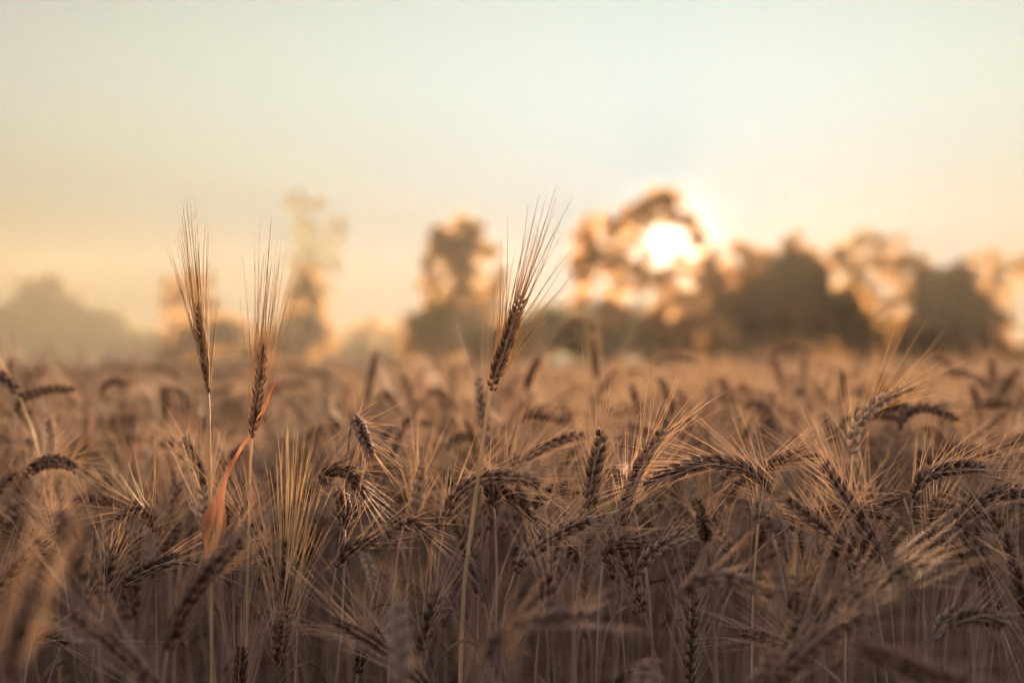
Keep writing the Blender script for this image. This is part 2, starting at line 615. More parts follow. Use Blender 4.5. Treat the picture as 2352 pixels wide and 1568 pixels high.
# right hand row
tree('broadleaf_tree', 'thin golden tree just right of the glaring gap', 84,
     [(1635, 600, 18, .8), (1625, 640, 24, .9), (1650, 690, 28, .7), (1620, 730, 28, .6), (1680, 640, 26, .8), (1700, 585, 22, .9), (1730, 600, 20, .8), (1690, 730, 28, .7), (1650, 770, 30, .7), (1720, 670, 28, .7)],
     1660, mat=M_CROWNS, leaf=.16, dens=.9, seed=6, grow=1.4)
tree('broadleaf_tree', 'bushy pointed tree in the right hand row with a dark core', 78,
     [(1825, 565, 20, .9), (1810, 600, 32, 1.1), (1850, 595, 26, 1.0), (1780, 640, 38, 1.3), (1840, 660, 46, 1.7), (1880, 640, 30, 1.0), (1770, 700, 42, 1.4),
      (1840, 720, 52, 2.0), (1900, 710, 44, 1.6), (1760, 760, 40, 1.2), (1830, 780, 50, 2.0), (1900, 770, 46, 1.6), (1950, 760, 34, 1.2), (1705, 740, 34, 1.1), (1720, 790, 40, 1.4), (1965, 720, 30, 1.0), (1940, 685, 26, .9), (1735, 690, 30, 1.0), (1790, 800, 44, 1.6), (1980, 790, 34, 1.3)],
     1840, leaf=.15, dens=1.35, seed=7)
tree('broadleaf_tree', 'wispy pale golden tree behind the right hand row', 105,
     [(1960, 580, 24, .6), (2000, 570, 30, .7), (2050, 580, 30, .6), (2090, 590, 22, .5), (1940, 620, 28, .7), (1990, 630, 32, .7), (2050, 640, 30, .6), (1960, 670, 26, .7), (2010, 690, 28, .6), (2050, 720, 24, .4), (1930, 600, 26, .8), (2110, 620, 24, .5), (1960, 730, 30, .8), (2080, 680, 26, .6), (2020, 760, 30, .8), (2090, 760, 24, .5)],
     2000, leaf=.17, dens=.8, seed=8, grow=1.3)
tree('broadleaf_tree', 'dark round tree at the far right of the tree row', 77,
     [(2120, 660, 30, 1.2), (2180, 650, 30, 1.2), (2150, 690, 40, 1.6), (2210, 690, 38, 1.5), (2180, 740, 48, 2.0), (2240, 740, 40, 1.6), (2130, 740, 36, 1.3),
      (2160, 790, 46, 1.8), (2230, 790, 46, 1.8), (2285, 790, 30, 1.2), (2100, 800, 30, 1.2), (2262, 700, 20, .8), (2300, 745, 20, .8), (2090, 700, 20, .8), (2195, 622, 18, .8), (2070, 760, 22, .8), (2145, 632, 14, .8)],
     2180, leaf=.15, dens=1.5, seed=9)
tree('broadleaf_tree', 'sparse feathery tree on the right edge beyond the dark round tree', 110,
     [(2250, 620, 26, .4), (2290, 600, 22, .35), (2320, 640, 24, .35), (2270, 660, 26, .5), (2345, 610, 20, .3), (2300, 690, 22, .4), (2220, 610, 20, .35)],
     2280, leaf=.17, dens=.7, seed=10)
tree('leafy_bush', 'ragged low bush under the wispy golden tree', 82,
     [(1960, 800, 34, 1.2), (2000, 770, 28, .8), (2040, 800, 30, .9), (2075, 790, 22, .6), (1990, 735, 22, .6)],
     1990, 'bush', leaf=.15, dens=1.2, seed=11)
tree('leafy_bush', 'tangled golden undergrowth between the tall sunlit tree and the pointed tree', 83,
     [(1560, 800, 36, 1.2), (1610, 790, 38, 1.0), (1660, 815, 36, 1.2), (1720, 800, 38, 1.2), (1590, 745, 30, .7), (1700, 760, 34, .9), (1640, 740, 28, .6), (1770, 815, 30, 1.4), (1600, 690, 30, .8), (1660, 700, 32, .9), (1720, 700, 32, .9), (1740, 650, 28, .8), (1620, 640, 24, .7)],
     1650, 'bush', M_CROWNS, leaf=.15, dens=1.2, seed=31)
tree('leafy_hedge', 'pale low hedge closing the gap left of the rounded tree', 120,
     [(770, 815, 24, 1.2), (810, 812, 24, 1.2), (850, 818, 22, 1.2), (900, 818, 24, 1.2), (940, 815, 24, 1.2)],
     855, 'hedge', M_CROWNG, leaf=.17, dens=1.3, seed=32)
tree('leafy_hedge', 'low hedge at the feet of the two left barley ears', 105,
     [(390, 815, 26, 1.3), (440, 812, 26, 1.3), (490, 818, 24, 1.3), (545, 815, 24, 1.3), (590, 820, 22, 1.2), (640, 818, 26, 1.3), (690, 818, 26, 1.3)],
     540, 'hedge', M_CROWNG, leaf=.17, dens=1.3, seed=33)
tree('leafy_hedge', 'low hedge strip under the right hand trees', 92,
     [(1850, 822, 24, 1.4), (1910, 820, 26, 1.4), (1970, 822, 24, 1.4), (2040, 822, 26, 1.4), (2100, 824, 24, 1.4), (2190, 824, 26, 1.4), (2260, 822, 24, 1.4)],
     2050, 'hedge', M_CROWNG, leaf=.15, dens=1.4, seed=34)
tree('leafy_bush', 'small green bush at the right end of the tree row', 90,
     [(2330, 815, 24, 1.2), (2370, 822, 24, 1.2), (2300, 820, 24, 1.2)], 2335, 'bush', M_CROWNG, leaf=.15, dens=1.2, seed=12)
# left of centre
tree('broadleaf_tree', 'slender tree with stacked clumps behind the two left barley ears', 92,
     [(700, 650, 26, 1.1), (715, 690, 24, 1.0), (680, 680, 22, .8), (735, 730, 26, 1.0), (700, 745, 28, 1.0), (740, 780, 26, 1.0), (700, 800, 28, 1.1), (665, 720, 20, .7)],
     708, leaf=.16, dens=1.2, seed=13)
tree('poplar_tree', 'very faint tall feathery tree far behind the slender one', 125,
     [(685, 470, 22, .35), (700, 520, 26, .35), (730, 470, 14, .25), (690, 580, 26, .4), (770, 510, 16, .3), (765, 560, 20, .3), (755, 610, 22, .35), (710, 620, 24, .4), (690, 700, 24, .4), (750, 680, 24, .4)],
     720, mat=M_CROWNG, leaf=.14, dens=.45, seed=14)
tree('broadleaf_tree', 'small open tree directly behind the leftmost barley ear', 98,
     [(400, 665, 24, .5), (440, 650, 20, .4), (470, 660, 24, .5), (395, 710, 22, .5), (440, 700, 24, .5), (485, 710, 20, .5), (410, 755, 26, .7)],
     430, leaf=.16, dens=.8, seed=15)
tree('leafy_bush', 'dark round bush between the two left barley ears', 88,
     [(500, 760, 32, 1.5), (535, 775, 30, 1.4), (460, 780, 34, 1.4), (410, 790, 30, 1.2)], 500, 'bush', leaf=.15, dens=1.4, seed=16)
tree('leafy_bush', 'small dark bush under the slender stacked tree', 90, [(640, 785, 34, 1.4), (600, 800, 26, 1.2), (665, 800, 26, 1.3)], 640, 'bush', leaf=.15, dens=1.4, seed=36)
tree('leafy_bush', 'pale low bush left of the rounded central tree', 150,
     [(830, 770, 24, .8), (865, 760, 24, .8), (900, 775, 24, .8), (930, 790, 20, .8), (800, 790, 22, .8), (860, 795, 30, 1.0), (915, 810, 26, 1.0)],
     865, 'bush', leaf=.2, dens=.9, seed=17)
# far left, greyer with distance
tree('broadleaf_tree', 'twin topped tall tree in the far hazy wood at the left edge', 150,
     [(70, 668, 26, 2), (125, 665, 28, 2), (100, 690, 32, 2), (60, 720, 34, 2), (120, 725, 40, 2.2), (80, 770, 40, 2.2), (140, 770, 40, 2.2), (170, 710, 26, 2)],
     100, mat=M_CROWNG, leaf=.21, dens=.9, seed=18)
tree('broadleaf_tree', 'sloping mid height tree right of the twin topped far tree', 152,
     [(195, 735, 34, 2), (235, 740, 34, 2), (220, 780, 40, 2.2), (275, 765, 32, 2), (180, 790, 34, 2), (270, 800, 32, 2)],
     225, mat=M_CROWNG, leaf=.21, dens=.9, seed=19)
tree('broadleaf_tree', 'lowest tree at the right end of the far hazy wood', 155,
     [(315, 785, 26, 2), (350, 790, 26, 2), (330, 810, 28, 2), (385, 805, 26, 2), (290, 812, 26, 2)],
     335, mat=M_CROWNG, leaf=.21, dens=.9, seed=20)
tree('broadleaf_tree', 'far hazy tree cut off by the left edge of the view', 148,
     [(10, 745, 34, 2), (-40, 740, 40, 2), (20, 780, 38, 2), (-30, 790, 40, 2), (-90, 760, 44, 2)],
     -10, mat=M_CROWNG, leaf=.21, dens=.9, seed=21)
tree('broadleaf_tree', 'faint distant tree in the gap left of the rounded central tree', 150,
     [(800, 812, 22, 1.5), (760, 815, 22, 1.5), (560, 812, 20, 1.5), (440, 812, 22, 1.5), (500, 815, 22, 1.5), (1960, 812, 20, 1.5), (2320, 815, 22, 1.5)][:2],
     780, mat=M_CROWNG, leaf=.21, dens=.9, seed=22)

# ---------------------------------------------------------------- hand placed stalks
HERO = []     # (label, proj centre) for the labels of the others


def stalk(label, ear_pts, stem_pts, kind='wheat', roll=.4, awn=.06, seed=0, mats=None, leaves=(), width=1.0, spread=1.0,
          group='ripe stalks in the foreground', awn_r=.00026, stem_r=.0014, lmat=None, name=None, cat=None, drift=0.0):
    """ear_pts base to tip and stem_pts going down from the ear base, as (x, y, D)"""
    rng = np.random.default_rng(seed + 7)
    e = [P(*q) for q in ear_pts]
    s = [P(*q) for q in stem_pts]
    last = s[-1] if s else e[0]
    prev = s[-2] if len(s) > 1 else (e[0] if s else e[1])
    dirn = nz(last - prev)
    dirn = np.array([dirn[0] * .35, dirn[1] * .2, 0]) if dirn[2] < -.2 else np.array([dirn[0] * .3, .02, 0])
    mid = last + dirn * .12 + np.array([drift * .4, 0, -min(.16, last[2] * .3)])
    base = np.array([mid[0] + dirn[0] * .15 + drift, mid[1] + rng.uniform(-.03, .03), 0.0])
    stem_c = [e[0]] + s + [mid, base]
    path = catmull(stem_c, 34)
    t = thing(name or ('barley_stalk' if kind == 'barley' else 'wheat_stalk'), tuple(base), label, cat or kind, group)
    st = MB()
    rad = np.linspace(stem_r * .72, stem_r * 1.35, 34)
    for k_ in (15, 24):
        rad[k_] *= 1.45
    tube(st, path, rad, 7, np.array([0.1, 1.0, 0.05]))
    me, ma, ms = mats or (M_EAR, M_AWN, M_STEM)
    link('stem', st.mesh('stem', [ms], base), t)
    ep = catmull(e, 26)
    eb, ab = make_ear(ep, fwd, roll, rng, kind, True, awn, width, spread, 2, awn_r)
    ear = link('ear', eb.mesh('ear', [me], base), t)
    if ab.v:
        link('awns', ab.mesh('awns', [ma], base, False), ear)
    for lf in leaves:
        pts, wd, tw, lm = lf[:4]
        lab = lf[4] if len(lf) > 4 else None
        prof = lf[5] if len(lf) > 5 else None
        lo = link('leaf', make_leaf(catmull([P(*q) for q in pts], 22), wd, rng, tw, prof).mesh('leaf', [lm], base), t)
        if lab:
            lo['label'] = lab
    cx = np.mean([q[0] for q in ear_pts]); cyy = np.mean([q[1] for q in ear_pts])
    HERO.append((t, cx, cyy, ear_pts[0][2]))
    return t


BM = (M_EARB, M_AWNB, M_STEMP)
F = 1.21
BG = 'tall long awned barley stalks standing above the wheat'
stalk('leftmost tall barley ear on a straight pale stem, with long thin awns against the sky',
      [(478, 902, F), (474, 850, F), (462, 770, F), (455, 697, F)], [(481, 1000, F), (482, 1150, F), (485, 1300, F)],
      'barley', 1.45, .086, 1, BM, width=.66, group=BG, awn_r=.00038, stem_r=.0018, spread=.8)
stalk('second tall barley ear from the left, with a bright orange leaf twisting off its stem',
      [(578, 1006, F), (586, 950, F), (597, 870, F), (604, 790, F)], [(575, 1060, F), (574, 1115, F), (571, 1240, F), (568, 1400, F)],
      'barley', .9, .100, 2, BM, width=.72, group=BG, awn_r=.00038, stem_r=.0014, spread=.9,
      leaves=[([(574, 1000, F - .003), (550, 1035, F - .01), (520, 1095, F - .015), (502, 1165, F - .02), (492, 1220, F - .02), (478, 1280, F - .02)], .0088, .4, M_LEAFO, 'bright orange dry leaf hanging left of the stem', lambda u: .16 + .12 * u + .95 * math.exp(-((u - .74) / .17) ** 2) * (1 if u < .95 else .6)),
              ([(580, 985, F + .01), (603, 945, F + .015), (625, 895, F + .02), (652, 858, F + .02)], .0016, .5, M_LEAFO, 'thin orange leaf blade pointing up right'),
              ([(573, 1112, F - .004), (584, 1150, F - .01), (600, 1195, F - .02), (626, 1235, F - .02)], .0035, 2.2, M_LEAF)])
stalk('tallest central barley ear leaning right on a golden stem, awns fanned against the bright sky',
      [(1127, 897, F), (1147, 835, F), (1173, 760, F), (1200, 682, F)], [(1118, 950, F), (1106, 1040, F), (1090, 1160, F), (1074, 1276, F), (1066, 1350, F)],
      'barley', .95, .080, 3, (M_EARB, M_AWNB, M_STEMP), width=1.12, group=BG, awn_r=.00046, stem_r=.0023, spread=1.8,
      leaves=[([(1076, 1276, F - .003), (1092, 1296, F - .01), (1112, 1350, F - .01), (1130, 1440, F)], .003, 1.4, M_LEAF, 'thin dry leaf hanging from the stem joint')])
stalk('low barley ear with a wide fan of pale upright awns at the bottom left',
      [(640, 1530, 1.19), (648, 1440, 1.19), (655, 1340, 1.19), (661, 1240, 1.19)], [(632, 1600, 1.19)],
      'barley', 1.2, .092, 4, (M_EARD, M_AWNP, M_STEM), width=1.0, group='low barley ears among the wheat', awn_r=.00040, spread=1.8,
      leaves=[([(652, 1425, 1.18), (680, 1432, 1.17), (700, 1450, 1.17), (720, 1485, 1.17)], .0032, 1.5, M_LEAF, 'short curled dry leaf')])
stalk('dim barley ear with long parallel awns just left of the pale awn fan',
      [(548, 1640, 1.17), (552, 1560, 1.17), (556, 1485, 1.17)], [(546, 1690, 1.17)],
      'barley', 1.0, .11, 5, (M_EARD, M_AWN, M_STEM), width=.9, group='low barley ears among the wheat', awn_r=.00032, spread=1.6)
for i_, (lab, e_, s_, kw) in enumerate([
    ('soft focus ear entering from the left edge, bent over a long pale stem',
     [(46, 912, 1.55), (30, 885, 1.55), (0, 862, 1.55), (-45, 850, 1.55)], [(70, 980, 1.55), (95, 1060, 1.55), (118, 1160, 1.55)], dict(mats=(M_EAR, M_AWN, M_STEMP))),
    ('blurred horizontal ear reaching right near the left edge', [(35, 945, 1.7), (60, 910, 1.7), (110, 895, 1.7), (172, 893, 1.7)], [(30, 1000, 1.7)], {}),
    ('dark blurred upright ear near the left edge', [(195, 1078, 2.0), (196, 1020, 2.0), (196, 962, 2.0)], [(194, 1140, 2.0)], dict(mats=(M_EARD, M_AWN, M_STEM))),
    ('small dark ear hooked over to the left with spiky awns, left of the tall barley',
     [(352, 1222, F), (345, 1185, F), (315, 1166, F - .01), (268, 1192, F - .02)], [(356, 1290, F)], dict(mats=(M_EARD, M_AWNP, M_STEM), spread=1.4)),
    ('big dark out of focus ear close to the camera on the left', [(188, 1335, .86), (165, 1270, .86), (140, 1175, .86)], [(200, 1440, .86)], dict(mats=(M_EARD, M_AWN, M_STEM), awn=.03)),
    ('ear lying low and pointing right to the foot of the orange leaf', [(282, 1345, 1.2), (330, 1310, 1.2), (395, 1285, 1.2), (462, 1292, 1.2)], [(262, 1420, 1.2)], {}),
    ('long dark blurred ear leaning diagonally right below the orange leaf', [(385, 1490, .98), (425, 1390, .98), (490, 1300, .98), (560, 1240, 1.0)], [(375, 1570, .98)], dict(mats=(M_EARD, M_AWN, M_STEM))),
    ('very blurred large ear in the bottom left corner', [(10, 1590, .66), (40, 1470, .66), (85, 1330, .66)], [(0, 1680, .66)], dict(awn=.04)),
    ('small ear lying almost flat low at the left edge', [(75, 1475, 1.14), (110, 1462, 1.14), (158, 1478, 1.14)], [(60, 1540, 1.14)], dict(mats=(M_EARD, M_AWN, M_STEM))),
    ('slim pale upright ear below the hooked dark ear', [(240, 1385, 1.17), (250, 1320, 1.17), (262, 1250, 1.17)], [(225, 1460, 1.17), (212, 1540, 1.17)], dict(width=.75)),
    ('stubby ear bowing toward the camera with a ruddy top, left of centre', [(820, 962, 1.33), (824, 975, 1.29), (836, 1005, 1.26), (852, 1046, 1.24)], [(806, 975, 1.36), (800, 1060, 1.38)], dict(width=1.15, spread=1.5)),
    ('dark arched ear drooping right, below the stubby bowing ear', [(732, 1098, 1.24), (765, 1080, 1.24), (805, 1090, 1.24), (840, 1145, 1.24)], [(712, 1160, 1.24)], dict(mats=(M_EARD, M_AWN, M_STEM))),
    ('large plaited ear arching right behind the golden central stem',
     [(1014, 1208, 1.23), (1045, 1140, 1.23), (1105, 1098, 1.23), (1180, 1095, 1.23), (1240, 1112, 1.23)], [(1010, 1290, 1.23)], dict(width=1.15, spread=1.1, awn=.07)),
    ('ear drooping down right beneath the large plaited ear', [(1140, 1125, 1.25), (1180, 1145, 1.25), (1228, 1198, 1.25)], [(1115, 1145, 1.25), (1108, 1230, 1.25)], dict(mats=(M_EARD, M_AWN, M_STEM))),
    ('sharp upright ear with awns standing up right of centre', [(1352, 1182, 1.2), (1360, 1110, 1.2), (1372, 1050, 1.2), (1384, 992, 1.2)], [(1343, 1240, 1.2), (1332, 1330, 1.2), (1322, 1420, 1.2)], dict(width=1.1)),
    ('upright ear leaning right with a ruddy tip, next to the sharp upright one',
     [(1428, 1208, 1.22), (1440, 1140, 1.22), (1475, 1060, 1.22), (1524, 985, 1.22)], [(1420, 1280, 1.22), (1412, 1400, 1.22)], dict(width=1.1)),
    ('ear leaning right and low at the centre, its stem bent at the neck',
     [(1183, 1312, 1.17), (1225, 1262, 1.17), (1290, 1222, 1.17), (1356, 1192, 1.17)], [(1168, 1360, 1.17), (1156, 1440, 1.17)], dict(width=1.1)),
    ('short dark ear pointing up right, left of the golden stem', [(772, 1302, 1.18), (800, 1265, 1.18), (856, 1238, 1.18)], [(762, 1370, 1.18)], dict(mats=(M_EARD, M_AWN, M_STEM))),
    ('dark nodding ear just left of the golden stem foot', [(930, 1198, 1.2), (960, 1205, 1.19), (1000, 1262, 1.18)], [(915, 1260, 1.2)], dict(mats=(M_EARD, M_AWN, M_STEM))),
    ('small curved ear between the two upright stems on the right of centre', [(1385, 1290, 1.19), (1405, 1256, 1.19), (1450, 1245, 1.19), (1495, 1252, 1.19)], [(1378, 1350, 1.19)], dict(mats=(M_EARD, M_AWN, M_STEM))),
    ('ear rising right from behind the second upright stem', [(1462, 1318, 1.18), (1490, 1280, 1.18), (1535, 1245, 1.18), (1585, 1225, 1.18)], [(1450, 1390, 1.18)], {}),
    ('blurred stubby dark ear at the bottom centre', [(1255, 1420, 1.05), (1258, 1360, 1.05), (1252, 1312, 1.05)], [(1258, 1480, 1.05)], dict(mats=(M_EARD, M_AWN, M_STEM))),
    ('pale awned ear curling up at the bottom, left of the golden stem', [(822, 1545, 1.12), (835, 1490, 1.12), (872, 1440, 1.12)], [(815, 1600, 1.12)], dict(mats=(M_EARD, M_AWNP, M_STEM), spread=1.5)),
    ('large blurred ear arching right along the bottom centre', [(1090, 1560, .84), (1140, 1475, .84), (1220, 1430, .84), (1340, 1415, .84)], [(1075, 1640, .84)], dict(mats=(M_EARD, M_AWN, M_STEM), awn=.05)),
    ('blurred greyish upright ear at the bottom between two dark ears', [(930, 1590, .8), (918, 1490, .8), (912, 1385, .8)], [(935, 1660, .8)], dict(awn=.04, mats=(M_EARP, M_AWN, M_STEM))),
    ('upright ear in half shade above the blurred greyish one', [(968, 1492, 1.1), (985, 1430, 1.1), (1005, 1360, 1.1)], [(962, 1560, 1.1)], {}),
    ('very long ear arching left over the right foreground', [(1772, 1135, F), (1735, 1088, F), (1680, 1064, F), (1610, 1064, F), (1545, 1085, F), (1478, 1112, F)], [(1800, 1205, F), (1815, 1300, F), (1822, 1400, F)], dict(width=1.05, awn=.07)),
    ('small ear pointing up right from the crown of the long arching ear', [(1742, 1082, 1.24), (1780, 1062, 1.24), (1832, 1038, 1.24)], [(1732, 1150, 1.24)], {}),
    ('dark ear hanging down left beneath the long arching ear', [(1712, 1088, 1.25), (1695, 1110, 1.25), (1668, 1150, 1.25)], [(1725, 1110, 1.27), (1722, 1200, 1.27)], dict(mats=(M_EARD, M_AWN, M_STEM))),
    ('pale cream ear leaning right above the others on the right', [(1958, 1042, 1.3), (1965, 985, 1.3), (2005, 935, 1.3), (2068, 898, 1.3)], [(1957, 1090, 1.3), (1950, 1160, 1.3)], dict(mats=(M_EARP, M_AWNP, M_STEMP), width=1.1)),
    ('plump plaited ear arching right, below the pale cream ear', [(2096, 1145, 1.2), (2120, 1098, 1.2), (2185, 1075, 1.2), (2262, 1072, 1.2)], [(2088, 1220, 1.2)], dict(width=1.15)),
    ('thick ear arching out through the right edge', [(2194, 1206, 1.16), (2235, 1158, 1.16), (2300, 1132, 1.16), (2380, 1128, 1.16)], [(2180, 1250, 1.16), (2158, 1340, 1.16), (2140, 1480, 1.16)], dict(width=1.15)),
    ('straight ear leaning up left below the pale cream ear', [(2025, 1275, 1.2), (1980, 1200, 1.2), (1935, 1130, 1.2), (1890, 1062, 1.2)], [(2040, 1340, 1.2)], dict(width=1.05)),
    ('long ear slanting up left across the right foreground', [(1985, 1305, 1.13), (1925, 1240, 1.13), (1865, 1190, 1.13), (1795, 1140, 1.13)], [(2010, 1370, 1.13)], dict(width=1.05)),
    ('ear bowing left off a thin stem near the right edge', [(2296, 1238, 1.19), (2285, 1195, 1.19), (2245, 1170, 1.19), (2200, 1172, 1.19)], [(2312, 1300, 1.19), (2332, 1400, 1.19)], dict(width=1.0)),
    ('dark shaggy ear hanging downward near the right edge', [(2200, 1212, 1.1), (2245, 1262, 1.1), (2272, 1350, 1.1), (2300, 1440, 1.1)], [(2165, 1220, 1.12), (2150, 1300, 1.12)], dict(mats=(M_EARD, M_AWN, M_STEM), width=1.05)),
    ('soft ear rising right across the lower right foreground', [(1912, 1402, 1.0), (1960, 1355, 1.0), (2050, 1315, 1.0), (2140, 1292, 1.0)], [(1895, 1470, 1.0)], dict(width=1.1)),
    ('blurred thick ear arching right, lower right of centre', [(1558, 1378, .95), (1600, 1338, .95), (1660, 1328, .95), (1740, 1352, .95)], [(1545, 1450, .95)], dict(width=1.1)),
    ('slim pale upright ear below the long slanting ear', [(1852, 1390, 1.17), (1862, 1320, 1.17), (1885, 1250, 1.17)], [(1846, 1460, 1.17)], dict(width=.85)),
    ('tiny pale ear on a thin straight stem under the long arching ear', [(1741, 1202, 1.19), (1744, 1175, 1.19), (1750, 1148, 1.19)], [(1737, 1260, 1.19), (1730, 1360, 1.19)], dict(mats=(M_EARP, M_AWNP, M_STEMP), awn=.03)),
    ('small pale tuft of an ear at the lower right', [(2142, 1470, 1.14), (2160, 1435, 1.14), (2192, 1400, 1.14)], [(2136, 1540, 1.14)], dict(mats=(M_EARP, M_AWNP, M_STEM), awn=.035, spread=1.8)),
    ('blurred arching ear behind the pale cream one', [(2062, 985, 1.6), (2085, 948, 1.6), (2135, 938, 1.6), (2200, 965, 1.6)], [(2058, 1040, 1.6)], dict(mats=(M_EARD, M_AWN, M_STEM))),
    ('dark blurred upright spike left of the pale cream ear against the far field', [(1934, 935, 2.4), (1932, 890, 2.4), (1935, 848, 2.4)], [(1934, 990, 2.4)], dict(mats=(M_EARD, M_AWN, M_STEM))),
    ('dark blurred spike showing just above the tip of the pale cream ear', [(2018, 905, 2.5), (2022, 880, 2.5), (2026, 848, 2.5)], [(2018, 960, 2.5)], dict(mats=(M_EARD, M_AWN, M_STEM))),
    ('blurred ruddy ear drooping right before the dark round tree', [(2145, 828, 2.7), (2165, 826, 2.7), (2185, 845, 2.7), (2198, 880, 2.7)], [(2138, 870, 2.7)], dict(mats=(M_EARD, M_AWN, M_STEM))),
    ('blurred ruddy ear arched flat before the bushy pointed tree', [(1772, 815, 2.7), (1800, 802, 2.7), (1835, 800, 2.7), (1872, 812, 2.7)], [(1765, 860, 2.7)], dict()),
    ('blurred ear arched flat at the foot of the tall sunlit tree', [(1502, 845, 2.6), (1525, 825, 2.6), (1560, 820, 2.6), (1600, 832, 2.6)], [(1498, 900, 2.6)], {}),
    ('blurred thin upright ear poking above the field right of the central barley', [(1370, 870, 2.5), (1365, 815, 2.5), (1362, 775, 2.5)], [(1372, 930, 2.5)], {}),
    ('blurred curved ear standing highest right of the central barley', [(1282, 775, 2.8), (1300, 752, 2.8), (1325, 738, 2.8), (1352, 732, 2.8)], [(1276, 820, 2.8), (1276, 900, 2.8)], {}),
    ('dark blurred ear leaning right just right of the central barley ear', [(1208, 905, 2.1), (1218, 862, 2.1), (1240, 820, 2.1)], [(1204, 970, 2.1)], dict(mats=(M_EARD, M_AWN, M_STEM))),
    ('dark blurred ear drooping right to left of the central barley stem', [(982, 902, 2.1), (1010, 905, 2.1), (1035, 922, 2.1), (1052, 950, 2.1)], [(972, 960, 2.1)], dict(mats=(M_EARD, M_AWN, M_STEM))),
    ('blurred arched ear left of the leftmost tall barley', [(225, 905, 2.3), (245, 882, 2.3), (270, 875, 2.3), (298, 888, 2.3)], [(220, 960, 2.3)], dict(mats=(M_EARD, M_AWN, M_STEM))),
    ('small blurred spike at the left edge before the hazy wood', [(26, 850, 2.4), (27, 820, 2.4)], [(26, 910, 2.4)], {}),
    ('grey speckled upright ear right behind the central barley stem', [(1118, 1010, 1.48), (1108, 940, 1.48), (1098, 868, 1.48)], [(1122, 1080, 1.48)], dict(mats=(M_EARP, M_AWN, M_STEM), spread=1.3)),
    ('blurred arched ear pointing right, right of the central stem', [(1192, 965, 1.75), (1225, 952, 1.75), (1275, 960, 1.75), (1320, 975, 1.75)], [(1186, 1020, 1.75)], dict(mats=(M_EARD, M_AWN, M_STEM))),
    ('soft arching ear behind the sharp upright one', [(1190, 1065, 1.4), (1240, 1030, 1.4), (1300, 1005, 1.4), (1350, 1000, 1.4)], [(1180, 1130, 1.4)], {}),
    ('dark ruddy spike behind the long arching ear', [(1592, 1060, 1.75), (1588, 1005, 1.75), (1580, 950, 1.75)], [(1596, 1110, 1.75)], dict(mats=(M_EARD, M_AWN, M_STEM))),
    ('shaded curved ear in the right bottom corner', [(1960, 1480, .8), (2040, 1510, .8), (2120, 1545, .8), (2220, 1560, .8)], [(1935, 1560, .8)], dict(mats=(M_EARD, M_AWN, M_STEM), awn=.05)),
    ('blurred pale upright ear left of the leftmost barley stem', [(120, 1060, 1.65), (118, 1005, 1.65), (110, 950, 1.65)], [(128, 1130, 1.65)], dict(mats=(M_EARP, M_AWN, M_STEM))),
    ('plain ear leaning up right near the right edge', [(2125, 1260, 1.24), (2140, 1200, 1.24), (2158, 1130, 1.24)], [(2118, 1330, 1.24)], dict(mats=(M_EARD, M_AWN, M_STEM))),
    ('ear pointing left beside the plump plaited ear', [(2075, 1142, 1.26), (2040, 1150, 1.26), (2000, 1175, 1.26)], [(2095, 1200, 1.26)], {}),
]):
    kw.setdefault('roll', [1.2, .5, .2, 1.45, .8][i_ % 5])
    kw.setdefault('awn', .066)
    kw.setdefault('awn_r', .00027)
    stalk(lab, e_, s_, seed=20 + i_, **kw)

# loose dead leaf, bottom left, rooted with its own short stem
rngl = np.random.default_rng(5)

# ---------------------------------------------------------------- the repeated stalks
def proto_parts(H, nod, seed, leafy, kind='wheat', hi=True):
    """stem, ear, awns, leaf MBs of a stalk standing at the origin and bowing along +x"""
    rng = np.random.default_rng(seed)
    earL = rng.uniform(.058, .108)
    lean = rng.uniform(.0, .06)
    S1 = H - .10
    npt = 60
    tot = H + earL
    s = np.linspace(0, tot, npt)
    x0, x1 = S1 - .05, tot
    th = lean + np.clip((s - x0) / (x1 - x0), 0, 1) ** 1.25 * nod + np.sin(s * 7 + seed) * .018
    ds = np.diff(s)
    x = np.r_[0, np.cumsum(np.sin(th[:-1]) * ds)]
    z = np.r_[0, np.cumsum(np.cos(th[:-1]) * ds)]
    y = .006 * np.sin(s * 9 + seed * 2)
    path = np.stack([x, y, z], 1)
    k = int(np.searchsorted(s, H))
    st = MB()
    sp = path[:k + 1] if hi else path[:k + 1:3]
    if not hi:
        sp = np.vstack([sp, path[k]])
    rad = np.interp(np.linspace(0, 1, len(sp)), [0, 1], [.0019, .0011])
    tube(st, sp, rad, 6 if hi else 3, np.array([0.05, 1.0, 0.02]))
    ear, aw = make_ear(path[k:], np.array([0, 1.0, 0]), rng.uniform(0, 1.5), rng, kind, hi, rng.uniform(.055, .075) if kind == 'wheat' else .11,
                       rng.uniform(.8, 1.2), rng.uniform(.8, 1.5), 2 if hi else 1, .00027 if hi else .0004)
    lf = None
    if leafy:
        lf = MB()
        for q in range(leafy):
            i0 = int(k * rng.uniform(.55, .86))
            a = rng.uniform(0, 6.28)
            d = np.array([math.cos(a), math.sin(a), 0])
            L = rng.uniform(.10, .2)
            p0 = path[i0]
            c = [p0, p0 + d * L * .25 + np.array([0, 0, L * .35]), p0 + d * L * .55 + np.array([0, 0, L * .25]), p0 + d * L * .7 + np.array([0, 0, -L * .25]), p0 + d * L * .72 + np.array([0, 0, -L * .6])]
            lf.merge(make_leaf(catmull(c, 14 if hi else 6), rng.uniform(.0025, .0045), rng, rng.uniform(1, 5)), 0)
    top = z.max()
    return st, ear, aw, lf, top, path[k:].mean(axis=0), x.max()


